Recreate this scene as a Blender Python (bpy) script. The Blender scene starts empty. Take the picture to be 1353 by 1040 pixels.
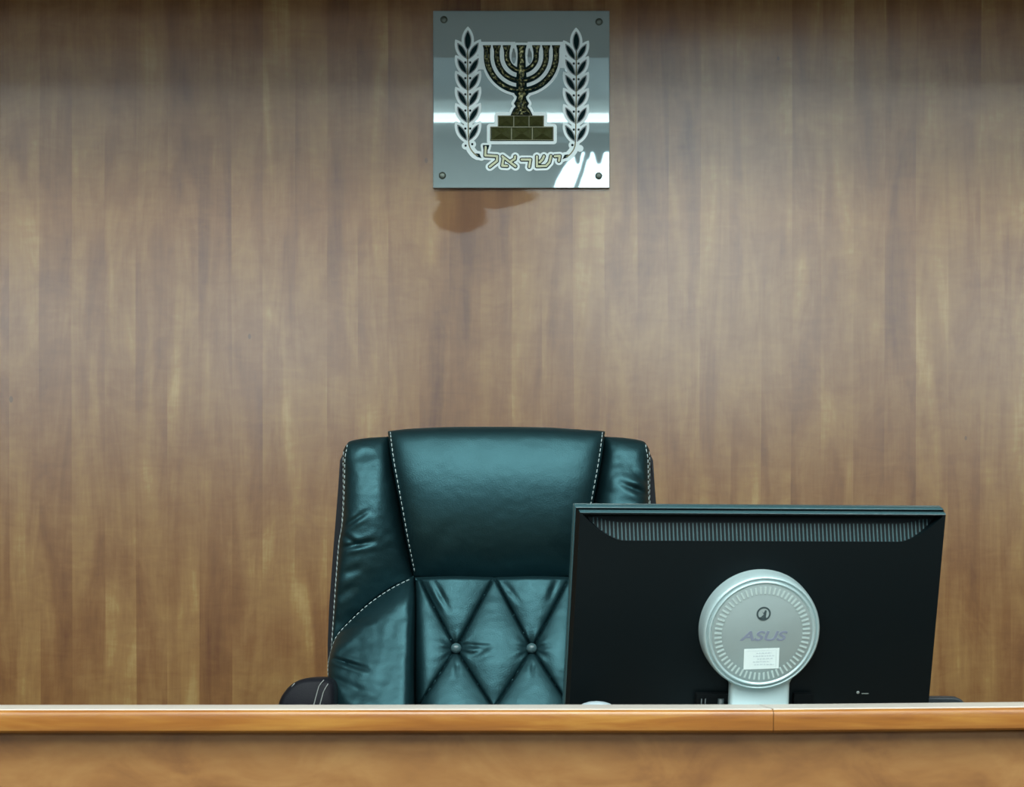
import bpy, bmesh, math, random
import numpy as np
from mathutils import Vector, Matrix, noise as mnoise

random.seed(7)
C = bpy.context.scene.collection
PI = math.pi
F = 4211.0            # focal length in pixels of the 1353 px wide frame
CX, CY = 676.5, 833.0 # principal point column, eye level row
H = 1.08              # eye height
WALL_Y = 6.0

def W(px, py, Y):
    """pixel of the 1353x1040 frame at depth Y -> world point"""
    return Vector(((px - CX) * Y / F, Y, H - (py - CY) * Y / F))

# ------------------------------------------------------------------ helpers
def link(name, me, mat=None, parent=None, smooth=False):
    o = bpy.data.objects.new(name, me)
    C.objects.link(o)
    if mat is not None:
        me.materials.append(mat)
    if parent is not None:
        o.parent = parent
        off = parent['_w'] if '_w' in parent else None
    if smooth:
        for p in me.polygons:
            p.use_smooth = True
    return o

ORIGIN = {}
def empty(name, loc, label, cat, group=None):
    o = bpy.data.objects.new(name, None)
    o.empty_display_size = 0.05
    C.objects.link(o)
    o.location = loc
    o['label'] = label
    o['category'] = cat
    if group:
        o['group'] = group
    ORIGIN[o.name] = Vector(loc)
    return o

def origin_of(o):
    v = Vector((0, 0, 0))
    while o is not None:
        v = v + o.location
        o = o.parent
    return v

def pydata(name, verts, faces, mat, parent=None, smooth=False, sharp=None):
    """mesh from WORLD coordinates, stored relative to its parent"""
    off = origin_of(parent) if parent is not None else Vector((0, 0, 0))
    me = bpy.data.meshes.new(name)
    me.from_pydata([tuple(Vector(v) - off) for v in verts], [], faces)
    me.update()
    bm = bmesh.new(); bm.from_mesh(me)
    bmesh.ops.recalc_face_normals(bm, faces=bm.faces)
    bm.to_mesh(me); bm.free()
    o = link(name, me, mat, parent, smooth)
    if sharp is not None:
        try:
            me.set_sharp_from_angle(angle=math.radians(sharp))
        except Exception:
            pass
    return o

def from_bm(name, bm, mat, parent=None, smooth=False, sharp=None, recalc=True):
    off = origin_of(parent) if parent is not None else Vector((0, 0, 0))
    if recalc:
        bmesh.ops.recalc_face_normals(bm, faces=bm.faces)
    bmesh.ops.translate(bm, verts=bm.verts, vec=-off)
    me = bpy.data.meshes.new(name)
    bm.to_mesh(me); bm.free()
    o = link(name, me, mat, parent, smooth)
    if sharp is not None:
        me.set_sharp_from_angle(angle=math.radians(sharp))
    return o

def bm_box(bm, lo, hi, bev=0.0, seg=2, M=None):
    lo = Vector(lo); hi = Vector(hi)
    r = bmesh.ops.create_cube(bm, size=1.0)
    vs = r['verts']
    for v in vs:
        v.co = Vector(((lo.x + hi.x) / 2 + v.co.x * (hi.x - lo.x), (lo.y + hi.y) / 2 + v.co.y * (hi.y - lo.y), (lo.z + hi.z) / 2 + v.co.z * (hi.z - lo.z)))
    es = list({e for v in vs for e in v.link_edges})
    allv = vs
    if bev > 0:
        r2 = bmesh.ops.bevel(bm, geom=es, offset=bev, segments=seg, profile=0.5, affect='EDGES')
        allv = list({v for f in r2['faces'] for v in f.verts} | {v for v in vs if v.is_valid})
    if M is not None:
        bmesh.ops.transform(bm, matrix=M, verts=[v for v in allv if v.is_valid])

def bm_tube(bm, pts, r, n=8, caps=True):
    pts = [Vector(p) for p in pts]
    rings = []
    for i, p in enumerate(pts):
        a = pts[max(0, i - 1)]; b = pts[min(len(pts) - 1, i + 1)]
        t = (b - a).normalized()
        up = Vector((0, 0, 1)) if abs(t.z) < 0.9 else Vector((0, 1, 0))
        x = t.cross(up).normalized(); y = x.cross(t).normalized()
        rr = r[i] if isinstance(r, (list, tuple)) else r
        rings.append([bm.verts.new(p + x * rr * math.cos(2 * PI * k / n) + y * rr * math.sin(2 * PI * k / n)) for k in range(n)])
    for A, B in zip(rings, rings[1:]):
        for k in range(n):
            bm.faces.new((A[k], A[(k + 1) % n], B[(k + 1) % n], B[k]))
    if caps:
        bm.faces.new(rings[0][::-1]); bm.faces.new(rings[-1])

def bm_lathe(bm, prof, M, n=64):
    """prof: (r, h) list, axis local z, M places it"""
    rings = []
    for r, h in prof:
        if r < 1e-6:
            rings.append([bm.verts.new(M @ Vector((0, 0, h)))])
        else:
            rings.append([bm.verts.new(M @ Vector((r * math.cos(2 * PI * k / n), r * math.sin(2 * PI * k / n), h))) for k in range(n)])
    for A, B in zip(rings, rings[1:]):
        if len(A) == 1 and len(B) == 1:
            continue
        for k in range(n):
            if len(A) == 1:
                bm.faces.new((A[0], B[(k + 1) % n], B[k]))
            elif len(B) == 1:
                bm.faces.new((A[k], A[(k + 1) % n], B[0]))
            else:
                bm.faces.new((A[k], A[(k + 1) % n], B[(k + 1) % n], B[k]))

def bm_prism(bm, poly, y0, y1):
    """poly of world (x,z), extruded from y0 to y1"""
    A = [bm.verts.new((x, y0, z)) for x, z in poly]
    B = [bm.verts.new((x, y1, z)) for x, z in poly]
    bm.faces.new(A); bm.faces.new(B[::-1])
    n = len(poly)
    for k in range(n):
        bm.faces.new((A[k], B[k], B[(k + 1) % n], A[(k + 1) % n]))

def spline(pts, n):
    """resample a polyline (smoothed, Catmull-Rom) at n equal steps"""
    P = [np.array(p, float) for p in pts]
    if len(P) == 2:
        return [tuple(P[0] + (P[1] - P[0]) * k / (n - 1)) for k in range(n)]
    Q = []
    for i in range(len(P) - 1):
        p0 = P[i - 1] if i > 0 else 2 * P[0] - P[1]
        p1, p2 = P[i], P[i + 1]
        p3 = P[i + 2] if i + 2 < len(P) else 2 * P[-1] - P[-2]
        for k in range(16):
            t = k / 16
            Q.append(0.5 * ((2 * p1) + (-p0 + p2) * t + (2 * p0 - 5 * p1 + 4 * p2 - p3) * t * t + (-p0 + 3 * p1 - 3 * p2 + p3) * t ** 3))
    Q.append(P[-1])
    Q = np.array(Q)
    L = np.concatenate([[0], np.cumsum(np.linalg.norm(np.diff(Q, axis=0), axis=1))])
    s = np.linspace(0, L[-1], n)
    return [tuple(np.interp(x, L, Q[:, c]) for c in range(Q.shape[1])) for x in s]

# ------------------------------------------------------------------ materials
class NT:
    def __init__(self, name):
        self.m = bpy.data.materials.new(name)
        self.m.use_nodes = True
        self.t = self.m.node_tree
        self.t.nodes.clear()
        self.out = self.t.nodes.new('ShaderNodeOutputMaterial')
        self.b = self.t.nodes.new('ShaderNodeBsdfPrincipled')
        self.t.links.new(self.b.outputs[0], self.out.inputs[0])
    def n(self, typ, **kw):
        nd = self.t.nodes.new(typ)
        for k, v in kw.items():
            setattr(nd, k, v)
        return nd
    def l(self, a, b):
        self.t.links.new(a, b)
    def set(self, **kw):
        for k, v in kw.items():
            self.b.inputs[k.replace('_', ' ')].default_value = v
        return self
    def val(self, sock, v):
        if hasattr(v, 'is_output'):
            self.l(v, sock)
        else:
            sock.default_value = v
    def math(self, op, a, b=0.0, clamp=False):
        nd = self.n('ShaderNodeMath', operation=op, use_clamp=clamp)
        self.val(nd.inputs[0], a); self.val(nd.inputs[1], b)
        return nd.outputs[0]
    def mapping(self, vec, scale=(1, 1, 1), loc=(0, 0, 0)):
        nd = self.n('ShaderNodeMapping')
        self.l(vec, nd.inputs[0])
        nd.inputs['Scale'].default_value = scale
        nd.inputs['Location'].default_value = loc
        return nd.outputs[0]
    def noise(self, vec, scale, detail=4, rough=0.55, dist=0.0):
        nd = self.n('ShaderNodeTexNoise')
        self.l(vec, nd.inputs['Vector'])
        nd.inputs['Scale'].default_value = scale
        nd.inputs['Detail'].default_value = detail
        nd.inputs['Roughness'].default_value = rough
        nd.inputs['Distortion'].default_value = dist
        return nd.outputs['Fac']
    def ramp(self, fac, stops, interp='LINEAR'):
        nd = self.n('ShaderNodeValToRGB')
        cr = nd.color_ramp
        cr.interpolation = interp
        while len(cr.elements) < len(stops):
            cr.elements.new(0.5)
        for e, (p, c) in zip(cr.elements, stops):
            e.position = p
            e.color = (*c, 1) if len(c) == 3 else c
        self.l(fac, nd.inputs[0])
        return nd.outputs[0]
    def mix(self, fac, a, b, blend='MIX'):
        nd = self.n('ShaderNodeMix', data_type='RGBA', blend_type=blend)
        self.val(nd.inputs[0], fac)
        for s, v in ((nd.inputs[6], a), (nd.inputs[7], b)):
            if hasattr(v, 'is_output'):
                self.l(v, s)
            else:
                s.default_value = (*v, 1)
        return nd.outputs[2]
    def bump(self, h, strength, dist=0.001):
        nd = self.n('ShaderNodeBump')
        nd.inputs['Strength'].default_value = strength
        nd.inputs['Distance'].default_value = dist
        self.l(h, nd.inputs['Height'])
        self.l(nd.outputs[0], self.b.inputs['Normal'])

def geo_pos(N):
    return N.n('ShaderNodeNewGeometry').outputs['Position']

def simple(name, col, rough=0.5, metal=0.0, spec=0.5, noise_amt=0.06, nscale=60, bump=0.0, tint=None):
    N = NT(name)
    v = N.n('ShaderNodeTexCoord').outputs['Object']
    f = N.noise(v, nscale, 3)
    c = N.mix(f, tuple(x * (1 - noise_amt) for x in col), tuple(min(1, x * (1 + noise_amt)) for x in col))
    N.l(c, N.b.inputs['Base Color'])
    N.set(Roughness=rough, Metallic=metal)
    N.b.inputs['Specular IOR Level'].default_value = spec
    if tint:
        N.b.inputs['Specular Tint'].default_value = (*tint, 1)
    if bump:
        N.bump(N.noise(v, nscale * 6, 3), bump, 0.0006)
    return N.m

def emit(name, col, strength):
    N = NT(name)
    N.set(Roughness=0.5)
    N.b.inputs['Base Color'].default_value = (*col, 1)
    N.b.inputs['Emission Color'].default_value = (*col, 1)
    N.b.inputs['Emission Strength'].default_value = strength
    return N.m

def wall_wood():
    N = NT('pear_laminate')
    p = geo_pos(N)
    sx = N.n('ShaderNodeSeparateXYZ'); N.l(p, sx.inputs[0])
    X, Z = sx.outputs[0], sx.outputs[2]
    # veneer leaves: strips of varying width with their own tone
    wob = N.math('MULTIPLY', N.math('SUBTRACT', N.noise(N.mapping(p, (3, 0, 0.35)), 1.0, 2), 0.5), 0.6)
    strip = N.math('FLOOR', N.math('ADD', N.math('MULTIPLY', X, 17.0), wob))
    wn = N.n('ShaderNodeTexWhiteNoise', noise_dimensions='1D'); N.l(strip, wn.inputs['W'])
    # inside every leaf the figure has another offset
    comb = N.n('ShaderNodeCombineXYZ')
    N.l(X, comb.inputs[0]); N.l(N.math('MULTIPLY', wn.outputs['Value'], 7.0), comb.inputs[1]); N.l(Z, comb.inputs[2])
    q = comb.outputs[0]
    flame = N.noise(N.mapping(q, (11, 1, 1.5)), 1.5, 4, 0.55, 0.8)
    blot = N.noise(N.mapping(p, (9, 1, 5)), 1.0, 5, 0.62, 0.9)
    grain = N.noise(N.mapping(p, (260, 1, 14)), 1.0, 3, 0.6)
    curl = N.noise(N.mapping(p, (16, 1, 55)), 1.0, 3, 0.6, 1.0)
    t = N.math('ADD', N.math('MULTIPLY', flame, 0.53), N.math('MULTIPLY', wn.outputs['Value'], 0.07))
    t = N.math('ADD', t, N.math('MULTIPLY', blot, 0.34))
    t = N.math('ADD', t, N.math('MULTIPLY', curl, 0.12))
    t = N.math('ADD', t, N.math('MULTIPLY', grain, 0.10))
    c = N.ramp(t, [(0.40, WOODC[0]), (0.54, WOODC[1]), (0.66, WOODC[2]), (0.76, WOODC[3])])
    # fine dark flecks
    vo = N.n('ShaderNodeTexVoronoi'); N.l(N.mapping(p, (7, 1, 4)), vo.inputs['Vector']); vo.inputs['Scale'].default_value = 1.0
    fle = N.math('LESS_THAN', vo.outputs['Distance'], 0.028)
    c = N.mix(N.math('MULTIPLY', fle, 0.55), c, (0.05, 0.03, 0.02))
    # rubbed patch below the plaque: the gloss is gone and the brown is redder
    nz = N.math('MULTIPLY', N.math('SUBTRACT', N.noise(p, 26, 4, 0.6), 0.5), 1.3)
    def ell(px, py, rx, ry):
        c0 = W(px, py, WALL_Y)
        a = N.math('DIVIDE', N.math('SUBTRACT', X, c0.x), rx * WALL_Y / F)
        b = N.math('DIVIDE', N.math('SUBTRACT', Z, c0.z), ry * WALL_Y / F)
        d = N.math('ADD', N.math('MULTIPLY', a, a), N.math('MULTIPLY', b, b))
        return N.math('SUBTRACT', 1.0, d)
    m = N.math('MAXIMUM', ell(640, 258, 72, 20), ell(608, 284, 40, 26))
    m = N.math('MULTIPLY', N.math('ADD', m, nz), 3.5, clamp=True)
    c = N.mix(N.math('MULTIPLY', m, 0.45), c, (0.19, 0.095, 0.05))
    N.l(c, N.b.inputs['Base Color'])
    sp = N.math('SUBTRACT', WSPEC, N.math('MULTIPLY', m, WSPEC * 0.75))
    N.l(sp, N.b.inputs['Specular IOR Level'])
    N.l(N.math('ADD', N.math('MULTIPLY', N.noise(p, 2.2, 2), 0.05), WROUGH), N.b.inputs['Roughness'])
    N.bump(N.noise(N.mapping(p, (60, 1, 25)), 1.0, 3), 0.05, 0.001)
    return N.m

def bench_wood(name, cols, vec_scale, rough, spec):
    N = NT(name)
    p = geo_pos(N)
    a = N.noise(N.mapping(p, vec_scale), 1.0, 4, 0.6, 0.8)
    b = N.noise(N.mapping(p, (4, 4, 6)), 1.0, 3)
    g = N.noise(N.mapping(p, (vec_scale[0] * 3, 60, vec_scale[2] * 6)), 1.0, 3)
    t = N.math('ADD', N.math('MULTIPLY', a, 0.55), N.math('ADD', N.math('MULTIPLY', b, 0.3), N.math('MULTIPLY', g, 0.15)))
    N.l(N.ramp(t, [(0.34, cols[0]), (0.5, cols[1]), (0.66, cols[2])]), N.b.inputs['Base Color'])
    N.set(Roughness=rough)
    N.b.inputs['Specular IOR Level'].default_value = spec
    return N.m

def leather(name, col, rough, spec=0.5, tint=(1, 1, 1)):
    N = NT(name)
    v = N.n('ShaderNodeTexCoord').outputs['Object']
    f = N.noise(v, 9, 4)
    c = N.mix(f, tuple(x * 0.8 for x in col), tuple(x * 1.2 for x in col))
    N.l(c, N.b.inputs['Base Color'])
    N.l(N.math('ADD', N.math('MULTIPLY', N.noise(v, 30, 3), 0.10), rough - 0.05), N.b.inputs['Roughness'])
    N.b.inputs['Specular IOR Level'].default_value = spec
    N.b.inputs['Specular Tint'].default_value = (*tint, 1)
    vo = N.n('ShaderNodeTexVoronoi'); N.l(v, vo.inputs['Vector']); vo.inputs['Scale'].default_value = 520
    N.bump(N.math('ADD', vo.outputs['Distance'], N.math('MULTIPLY', N.noise(v, 40, 4), 2.0)), 0.22, 0.0008)
    return N.m

WOODC = [(0.125, 0.047, 0.0145), (0.215, 0.095, 0.029), (0.29, 0.155, 0.050), (0.41, 0.265, 0.098)]
WSPEC, WROUGH = 0.66, 0.17

M_wall = wall_wood()
M_edge = bench_wood('varnished_edge', [(0.18, 0.054, 0.007), (0.285, 0.102, 0.014), (0.40, 0.185, 0.032)], (5, 5, 55), 0.28, 0.6)
M_panel = bench_wood('bench_veneer', [(0.155, 0.060, 0.016), (0.235, 0.102, 0.027), (0.30, 0.147, 0.045)], (9, 9, 14), 0.40, 0.4)
M_cream_top = simple('cream_laminate', (0.52, 0.47, 0.415), 0.4, nscale=8)
M_desk = bench_wood('desk_veneer', [(0.19, 0.10, 0.05), (0.29, 0.165, 0.075), (0.37, 0.235, 0.115)], (6, 30, 6), 0.40, 0.4)
M_leather = leather('black_leather', (0.0022, 0.008, 0.010), 0.49, 1.0, (0.36, 0.88, 1.0))
M_arm = leather('charcoal_leather', (0.006, 0.0065, 0.010), 0.6, 0.2)
M_shell = simple('black_vinyl', (0.004, 0.005, 0.008), 0.5, spec=0.25, bump=0.1)
M_thread = simple('pale_thread', (0.42, 0.52, 0.52), 0.7, noise_amt=0.1)
M_plastic = simple('black_plastic', (0.0010, 0.0040, 0.0052), 0.5, spec=0.14, bump=0.15, nscale=90)
M_rim = simple('highlit_black_plastic', (0.028, 0.078, 0.090), 0.26, spec=0.45)  # black plastic lightened to teal, painting the highlights along the rim
M_rib = simple('black_vent_plastic', (0.014, 0.056, 0.064), 0.42, spec=0.35)
M_screen = simple('dark_screen', (0.01, 0.01, 0.012), 0.2)
M_silver = simple('silver_plastic', (0.40, 0.52, 0.53), 0.36, metal=0.25, noise_amt=0.03)
M_silver2 = simple('silver_face', (0.29, 0.36, 0.36), 0.42, metal=0.2, noise_amt=0.04)
M_tick = simple('light_silver', (0.45, 0.56, 0.55), 0.35, metal=0.15)
M_sticker = simple('white_sticker', (0.68, 0.77, 0.76), 0.5, noise_amt=0.03)
M_print = simple('pale_print', (0.50, 0.58, 0.60), 0.5)
M_logo = simple('grey_logo', (0.19, 0.22, 0.29), 0.45)
M_badge = simple('dark_badge', (0.035, 0.06, 0.065), 0.45)
M_cable = simple('black_cable', (0.01, 0.01, 0.012), 0.5)
M_steel = simple('brushed_steel', (0.35, 0.36, 0.36), 0.35, metal=0.9)
M_screw = simple('screw_bronze', (0.10, 0.12, 0.10), 0.4, metal=0.6)
M_white = simple('white_enamel', (0.80, 0.94, 0.94), 0.22, spec=1.0, noise_amt=0.02)
M_dark = simple('dark_enamel', (0.002, 0.018, 0.020), 0.6, spec=0.08)
M_cream = simple('cream_enamel', (0.66, 0.70, 0.45), 0.4)
M_olive = simple('olive_stem', (0.17, 0.17, 0.09), 0.4, metal=0.3)
M_plaster = simple('grey_plaster', (0.40, 0.42, 0.42), 0.85, nscale=20)
M_rear = simple('rear_plaster', (0.56, 0.60, 0.60), 0.85, nscale=20)
M_slate = simple('slate_paint', (0.12, 0.14, 0.15), 0.8, nscale=10)
M_wains = simple('dark_wainscot', (0.085, 0.05, 0.03), 0.6, nscale=6, noise_amt=0.25)
M_ceil = simple('ceiling_paint', (0.27, 0.29, 0.29), 0.9, nscale=20)
M_floor = simple('grey_carpet', (0.16, 0.155, 0.15), 0.9, noise_amt=0.3, nscale=300)
M_frame = simple('white_frame', (0.55, 0.57, 0.57), 0.5)
M_curtain = simple('grey_curtain', (0.22, 0.25, 0.26), 0.8)
M_cup = simple('pale_plastic', (0.40, 0.48, 0.52), 0.35)
M_pouch = leather('black_pouch', (0.008, 0.016, 0.022), 0.45, 0.4)

def gold():
    N = NT('hammered_gold')
    v = N.n('ShaderNodeTexCoord').outputs['Object']
    f = N.noise(v, 210, 2, 0.5)
    c = N.ramp(f, [(0.40, (0.004, 0.014, 0.010)), (0.53, (0.13, 0.135, 0.055)), (0.70, (0.66, 0.64, 0.32))])
    N.l(c, N.b.inputs['Base Color'])
    N.set(Metallic=0.5, Roughness=0.26)
    N.bump(f, 0.8, 0.003)
    return N.m
M_gold = gold()
M_brick = simple('bronze_brick', (0.11, 0.12, 0.042), 0.22, metal=0.4, noise_amt=0.35, nscale=200)

def plaque_mat():
    N = NT('smoked_acrylic')
    v = N.n('ShaderNodeTexCoord').outputs['Object']
    f = N.noise(v, 12, 3)
    N.l(N.mix(f, (0.40, 0.505, 0.515), (0.43, 0.535, 0.545)), N.b.inputs['Base Color'])
    N.set(Metallic=0.42, Roughness=0.012)
    return N.m
M_plaque = plaque_mat()
M_plaque_edge = simple('acrylic_edge', (0.42, 0.47, 0.48), 0.3, noise_amt=0.02)

# ------------------------------------------------------------------ the room
def struct(name, bm, m):
    o = from_bm(name, bm, m)
    o['kind'] = 'structure'
    return o
RX, REAR, CEIL = 3.6, -4.0, H + 2.64
PLAT = 0.14
def box_struct(name, lo, hi, m, bev=0):
    bm = bmesh.new(); bm_box(bm, lo, hi, bev)
    return struct(name, bm, m)
box_struct('wall_back', (-RX, WALL_Y, 0), (RX, WALL_Y + 0.1, CEIL), M_wall)
box_struct('floor', (-RX, REAR, -0.1), (RX, WALL_Y, 0), M_floor)
box_struct('platform', (-2.6, 4.06, 0.0), (2.6, WALL_Y, PLAT), M_floor)
box_struct('ceiling', (-RX, REAR, CEIL), (RX, WALL_Y, CEIL + 0.1), M_ceil)
box_struct('wall_left', (-RX - 0.1, REAR, 0), (-RX, WALL_Y, CEIL), M_slate)
box_struct('wall_right', (RX, REAR, 0), (RX + 0.1, WALL_Y, CEIL), M_slate)
box_struct('wall_rear', (-RX, REAR - 0.1, 0), (RX, REAR, CEIL), M_rear)
# unseen soffit, added to shade the top of the panelling
box_struct('shade_soffit', (-RX, 5.30, H + 1.200), (RX, WALL_Y, CEIL), M_plaster)

box_struct('trim_2', (-RX, REAR, 0), (RX, REAR + 0.03, H + 1.0), M_wains)
# windows in the rear wall, seen only as reflections
M_day = emit('daylight_pane', (0.78, 0.93, 1.0), 7.4)
def window(name, x0, x1, z0, z1, m):
    bm = bmesh.new()
    t = 0.05
    bm_box(bm, (x0, REAR, z0), (x0 + t, REAR + 0.05, z1), 0.004)
    bm_box(bm, (x1 - t, REAR, z0), (x1, REAR + 0.05, z1), 0.004)
    bm_box(bm, (x0, REAR, z0), (x1, REAR + 0.05, z0 + t), 0.004)
    bm_box(bm, (x0, REAR, z1 - t), (x1, REAR + 0.05, z1), 0.004)
    o = struct(name, bm, M_frame)
    bm = bmesh.new(); bm_box(bm, (x0 + t, REAR + 0.004, z0 + t), (x1 - t, REAR + 0.02, z1 - t))
    from_bm('pane', bm, m, o)
    return o
window('window_1', -3.5, -2.0, H + 1.0, H + 2.0, M_day)
window('window_2', 2.0, 3.5, H + 1.0, H + 2.0, M_day)
window('window_4', -1.8, -0.5, H + 1.0, H + 2.0, M_day)
M_day2 = emit('daylight_pane_centre', (0.80, 0.95, 1.0), 8.0)
window('window_3', 0.10, 1.7, H + 1.1, H + 2.47, M_day2)
# grey curtain: gathered to the left, scalloped hem hanging from the rail
cur = empty('curtain', (0.7, REAR + 0.08, H + 1.0), 'grey curtain with scalloped top drawn aside at the rear window, reflected in the plaque', 'curtain')
k = (WALL_Y + WALL_Y - REAR) / F
def RW(px, py, y):            # pixel on the plaque -> mirrored point at depth y in the room
    d = 2 * WALL_Y - y
    return ((px - CX) * d / F, y, H - (py - CY) * d / F)
yc = REAR + 0.075
poly = [RW(700, 190, yc), RW(756, 190, yc), RW(758, 205, yc), RW(745, 222, yc), RW(735, 240, yc), RW(728, 262, yc), RW(722, 300, yc), RW(700, 300, yc)]
bm = bmesh.new(); bm_prism(bm, [(p[0], p[2]) for p in poly], yc, yc + 0.02)
from_bm('drape', bm, M_curtain, cur)
bm = bmesh.new()
bm_prism(bm, [(q[0], q[2]) for q in (RW(751, 266, yc), RW(766, 226, yc), RW(774, 196, yc), RW(780, 196, yc), RW(772, 228, yc), RW(759, 266, yc))], yc, yc + 0.012)
from_bm('tie_band', bm, simple('pale_curtain', (0.75, 0.8, 0.8), 0.8), cur)
xs = np.linspace(750, 900, 300)
def hem(x):
    h = 203.0
    for c, w, d in ((763, 4.5, 16), (777, 3.2, 10), (791, 5.5, 16), (812, 5, 12), (835, 6, 16), (860, 5, 12), (885, 5, 15)):
        h += d * math.exp(-((x - c) / w) ** 4)
    return h
bm = bmesh.new()
top = [RW(x, 182, yc) for x in xs]; bot = [RW(x, hem(x), yc) for x in xs]
bm_prism(bm, [(p[0], p[2]) for p in top] + [(p[0], p[2]) for p in bot[::-1]], yc + 0.022, yc + 0.036)
from_bm('valance', bm, M_curtain, cur)
# long fluorescent batten high on the rear wall
zt = H + (833 - 157.5) * k
bat = empty('light_batten', (0, REAR + 0.03, zt), 'long white fluorescent batten along the top of the rear wall, reflected in the plaque', 'light')
bm = bmesh.new(); bm_box(bm, (-3.2, REAR + 0.001, zt - 0.075), (3.2, REAR + 0.05, zt - 0.024), 0.004)
from_bm('housing', bm, simple('batten_housing', (0.75, 0.78, 0.78), 0.5), bat)
bm = bmesh.new(); bm_box(bm, (-3.2, REAR + 0.001, zt - 0.02), (3.2, REAR + 0.06, zt + 0.018), 0.008)
from_bm('tube', bm, emit('batten_tube', (0.92, 1.0, 1.0), 4.5), bat)

# ceiling panels
LCOL = (0.90, 1.0, 0.98)
M_diff = emit('diffuser', LCOL, 2.0)
def ceiling_light(x, y, sx, sy, watts):
    t = empty('ceiling_light', (x, y, CEIL), 'white rectangular fluorescent ceiling light above the courtroom', 'light', 'ceiling lights of the courtroom')
    bm = bmesh.new()
    for a in ((x - sx / 2 - 0.03, y - sy / 2 - 0.03, x - sx / 2, y + sy / 2 + 0.03), (x + sx / 2, y - sy / 2 - 0.03, x + sx / 2 + 0.03, y + sy / 2 + 0.03),
              (x - sx / 2, y - sy / 2 - 0.03, x + sx / 2, y - sy / 2), (x - sx / 2, y + sy / 2, x + sx / 2, y + sy / 2 + 0.03)):
        bm_box(bm, (a[0], a[1], CEIL - 0.05), (a[2], a[3], CEIL))
    from_bm('frame', bm, M_frame, t)
    bm = bmesh.new(); bm_box(bm, (x - sx / 2, y - sy / 2, CEIL - 0.03), (x + sx / 2, y + sy / 2, CEIL))
    from_bm('diffuser', bm, M_diff, t)
    L = bpy.data.lights.new('ceiling_lamp', 'AREA')
    L.shape = 'RECTANGLE'; L.size = sx; L.size_y = sy; L.energy = watts; L.color = LCOL
    lo = bpy.data.objects.new('lamp', L); C.objects.link(lo)
    lo.parent = t; lo.location = (0, 0, -0.04)
for x in (-2.0, 0.0, 2.0):
    ceiling_light(x, 2.45, 1.2, 1.1, 68)
    ceiling_light(x, 0.5, 1.2, 2.2, 90)

# ------------------------------------------------------------------ judge's bench
BT = H - 0.100         # ledge top
DESK = H - 0.172       # desk surface behind the ledge
BX = 1.75
bench = empty('judge_bench', (0, 4.1, 0), 'long honey brown wooden judge bench with rounded ledge across the foreground', 'bench')
JX = (1022 - CX) * 4.0 / F
def ledge(x0, x1, slope):
    r = 0.009; th = 0.0285; q_ = 0.0065
    prof = [(4.25, -th), (4.006, -th), (4.001, -th + 0.003), (4.0, -th + 0.008), (4.0, -th + 0.018)]
    for a in np.linspace(0, PI / 2, 8):
        prof.append((4.0 + q_ - q_ * math.cos(a), -q_ + q_ * math.sin(a)))
    prof += [(4.25 - 0.004, 0.0), (4.25, -0.004)]
    vs, fs = [], []
    n = len(prof)
    xs = np.linspace(x0, x1, 12)
    for x in xs:
        for y, z in prof:
            vs.append((x, y, BT + z + slope * (x - JX)))
    for i in range(len(xs) - 1):
        for kk in range(n):
            fs.append((i * n + kk, i * n + (kk + 1) % n, (i + 1) * n + (kk + 1) % n, (i + 1) * n + kk))
    fs.append(tuple(range(n))); fs.append(tuple((len(xs) - 1) * n + kk for kk in range(n)))
    lg = pydata('ledge', vs, fs, M_edge, bench, smooth=True, sharp=35)
    A = [(x, y, BT + z + slope * (x - JX)) for x in (x0 + 0.0006, x1 - 0.0006) for y, z in ((4.016, -0.0005), (4.0165, 0.0012), (4.249, 0.0012), (4.2495, -0.0005))]
    pydata('ledge_top', A, [(0, 1, 5, 4), (1, 2, 6, 5), (2, 3, 7, 6), (3, 0, 4, 7), (0, 3, 2, 1), (4, 5, 6, 7)], M_cream_top, lg)
ledge(-BX, JX - 0.0004, 0.0006)
ledge(JX + 0.0004, BX, 0.0095)
bm = bmesh.new(); bm_box(bm, (-BX, 4.022, 0), (BX, 4.05, BT - 0.027)); from_bm('front_panel', bm, M_panel, bench)
bm = bmesh.new(); bm_box(bm, (-BX, 4.245, DESK - 0.03), (BX, 4.255, BT - 0.03)); from_bm('riser', bm, M_panel, bench)
bm = bmesh.new(); bm_box(bm, (-BX + 0.02, 4.05, DESK - 0.03), (BX - 0.02, 4.78, DESK), 0.003); from_bm('desk_surface', bm, M_desk, bench)
for s in (-1, 1):
    bm = bmesh.new(); bm_box(bm, (s * BX - (0.02 if s > 0 else 0), 4.05, PLAT), (s * BX + (0.02 if s < 0 else 0), 4.78, DESK), 0.002)
    from_bm('side_panel', bm, M_panel, bench)

# ------------------------------------------------------------------ chair
AX = 656.0
chair = empty('office_chair', (W(AX, CY, 5.1).x, 5.12, PLAT), 'high backed black leather executive chair with tufted lower back and pale stitching behind the bench', 'chair')
YC = 5.10
def mir(pts):
    return [(2 * AX - x, y) for x, y in pts]

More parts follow.
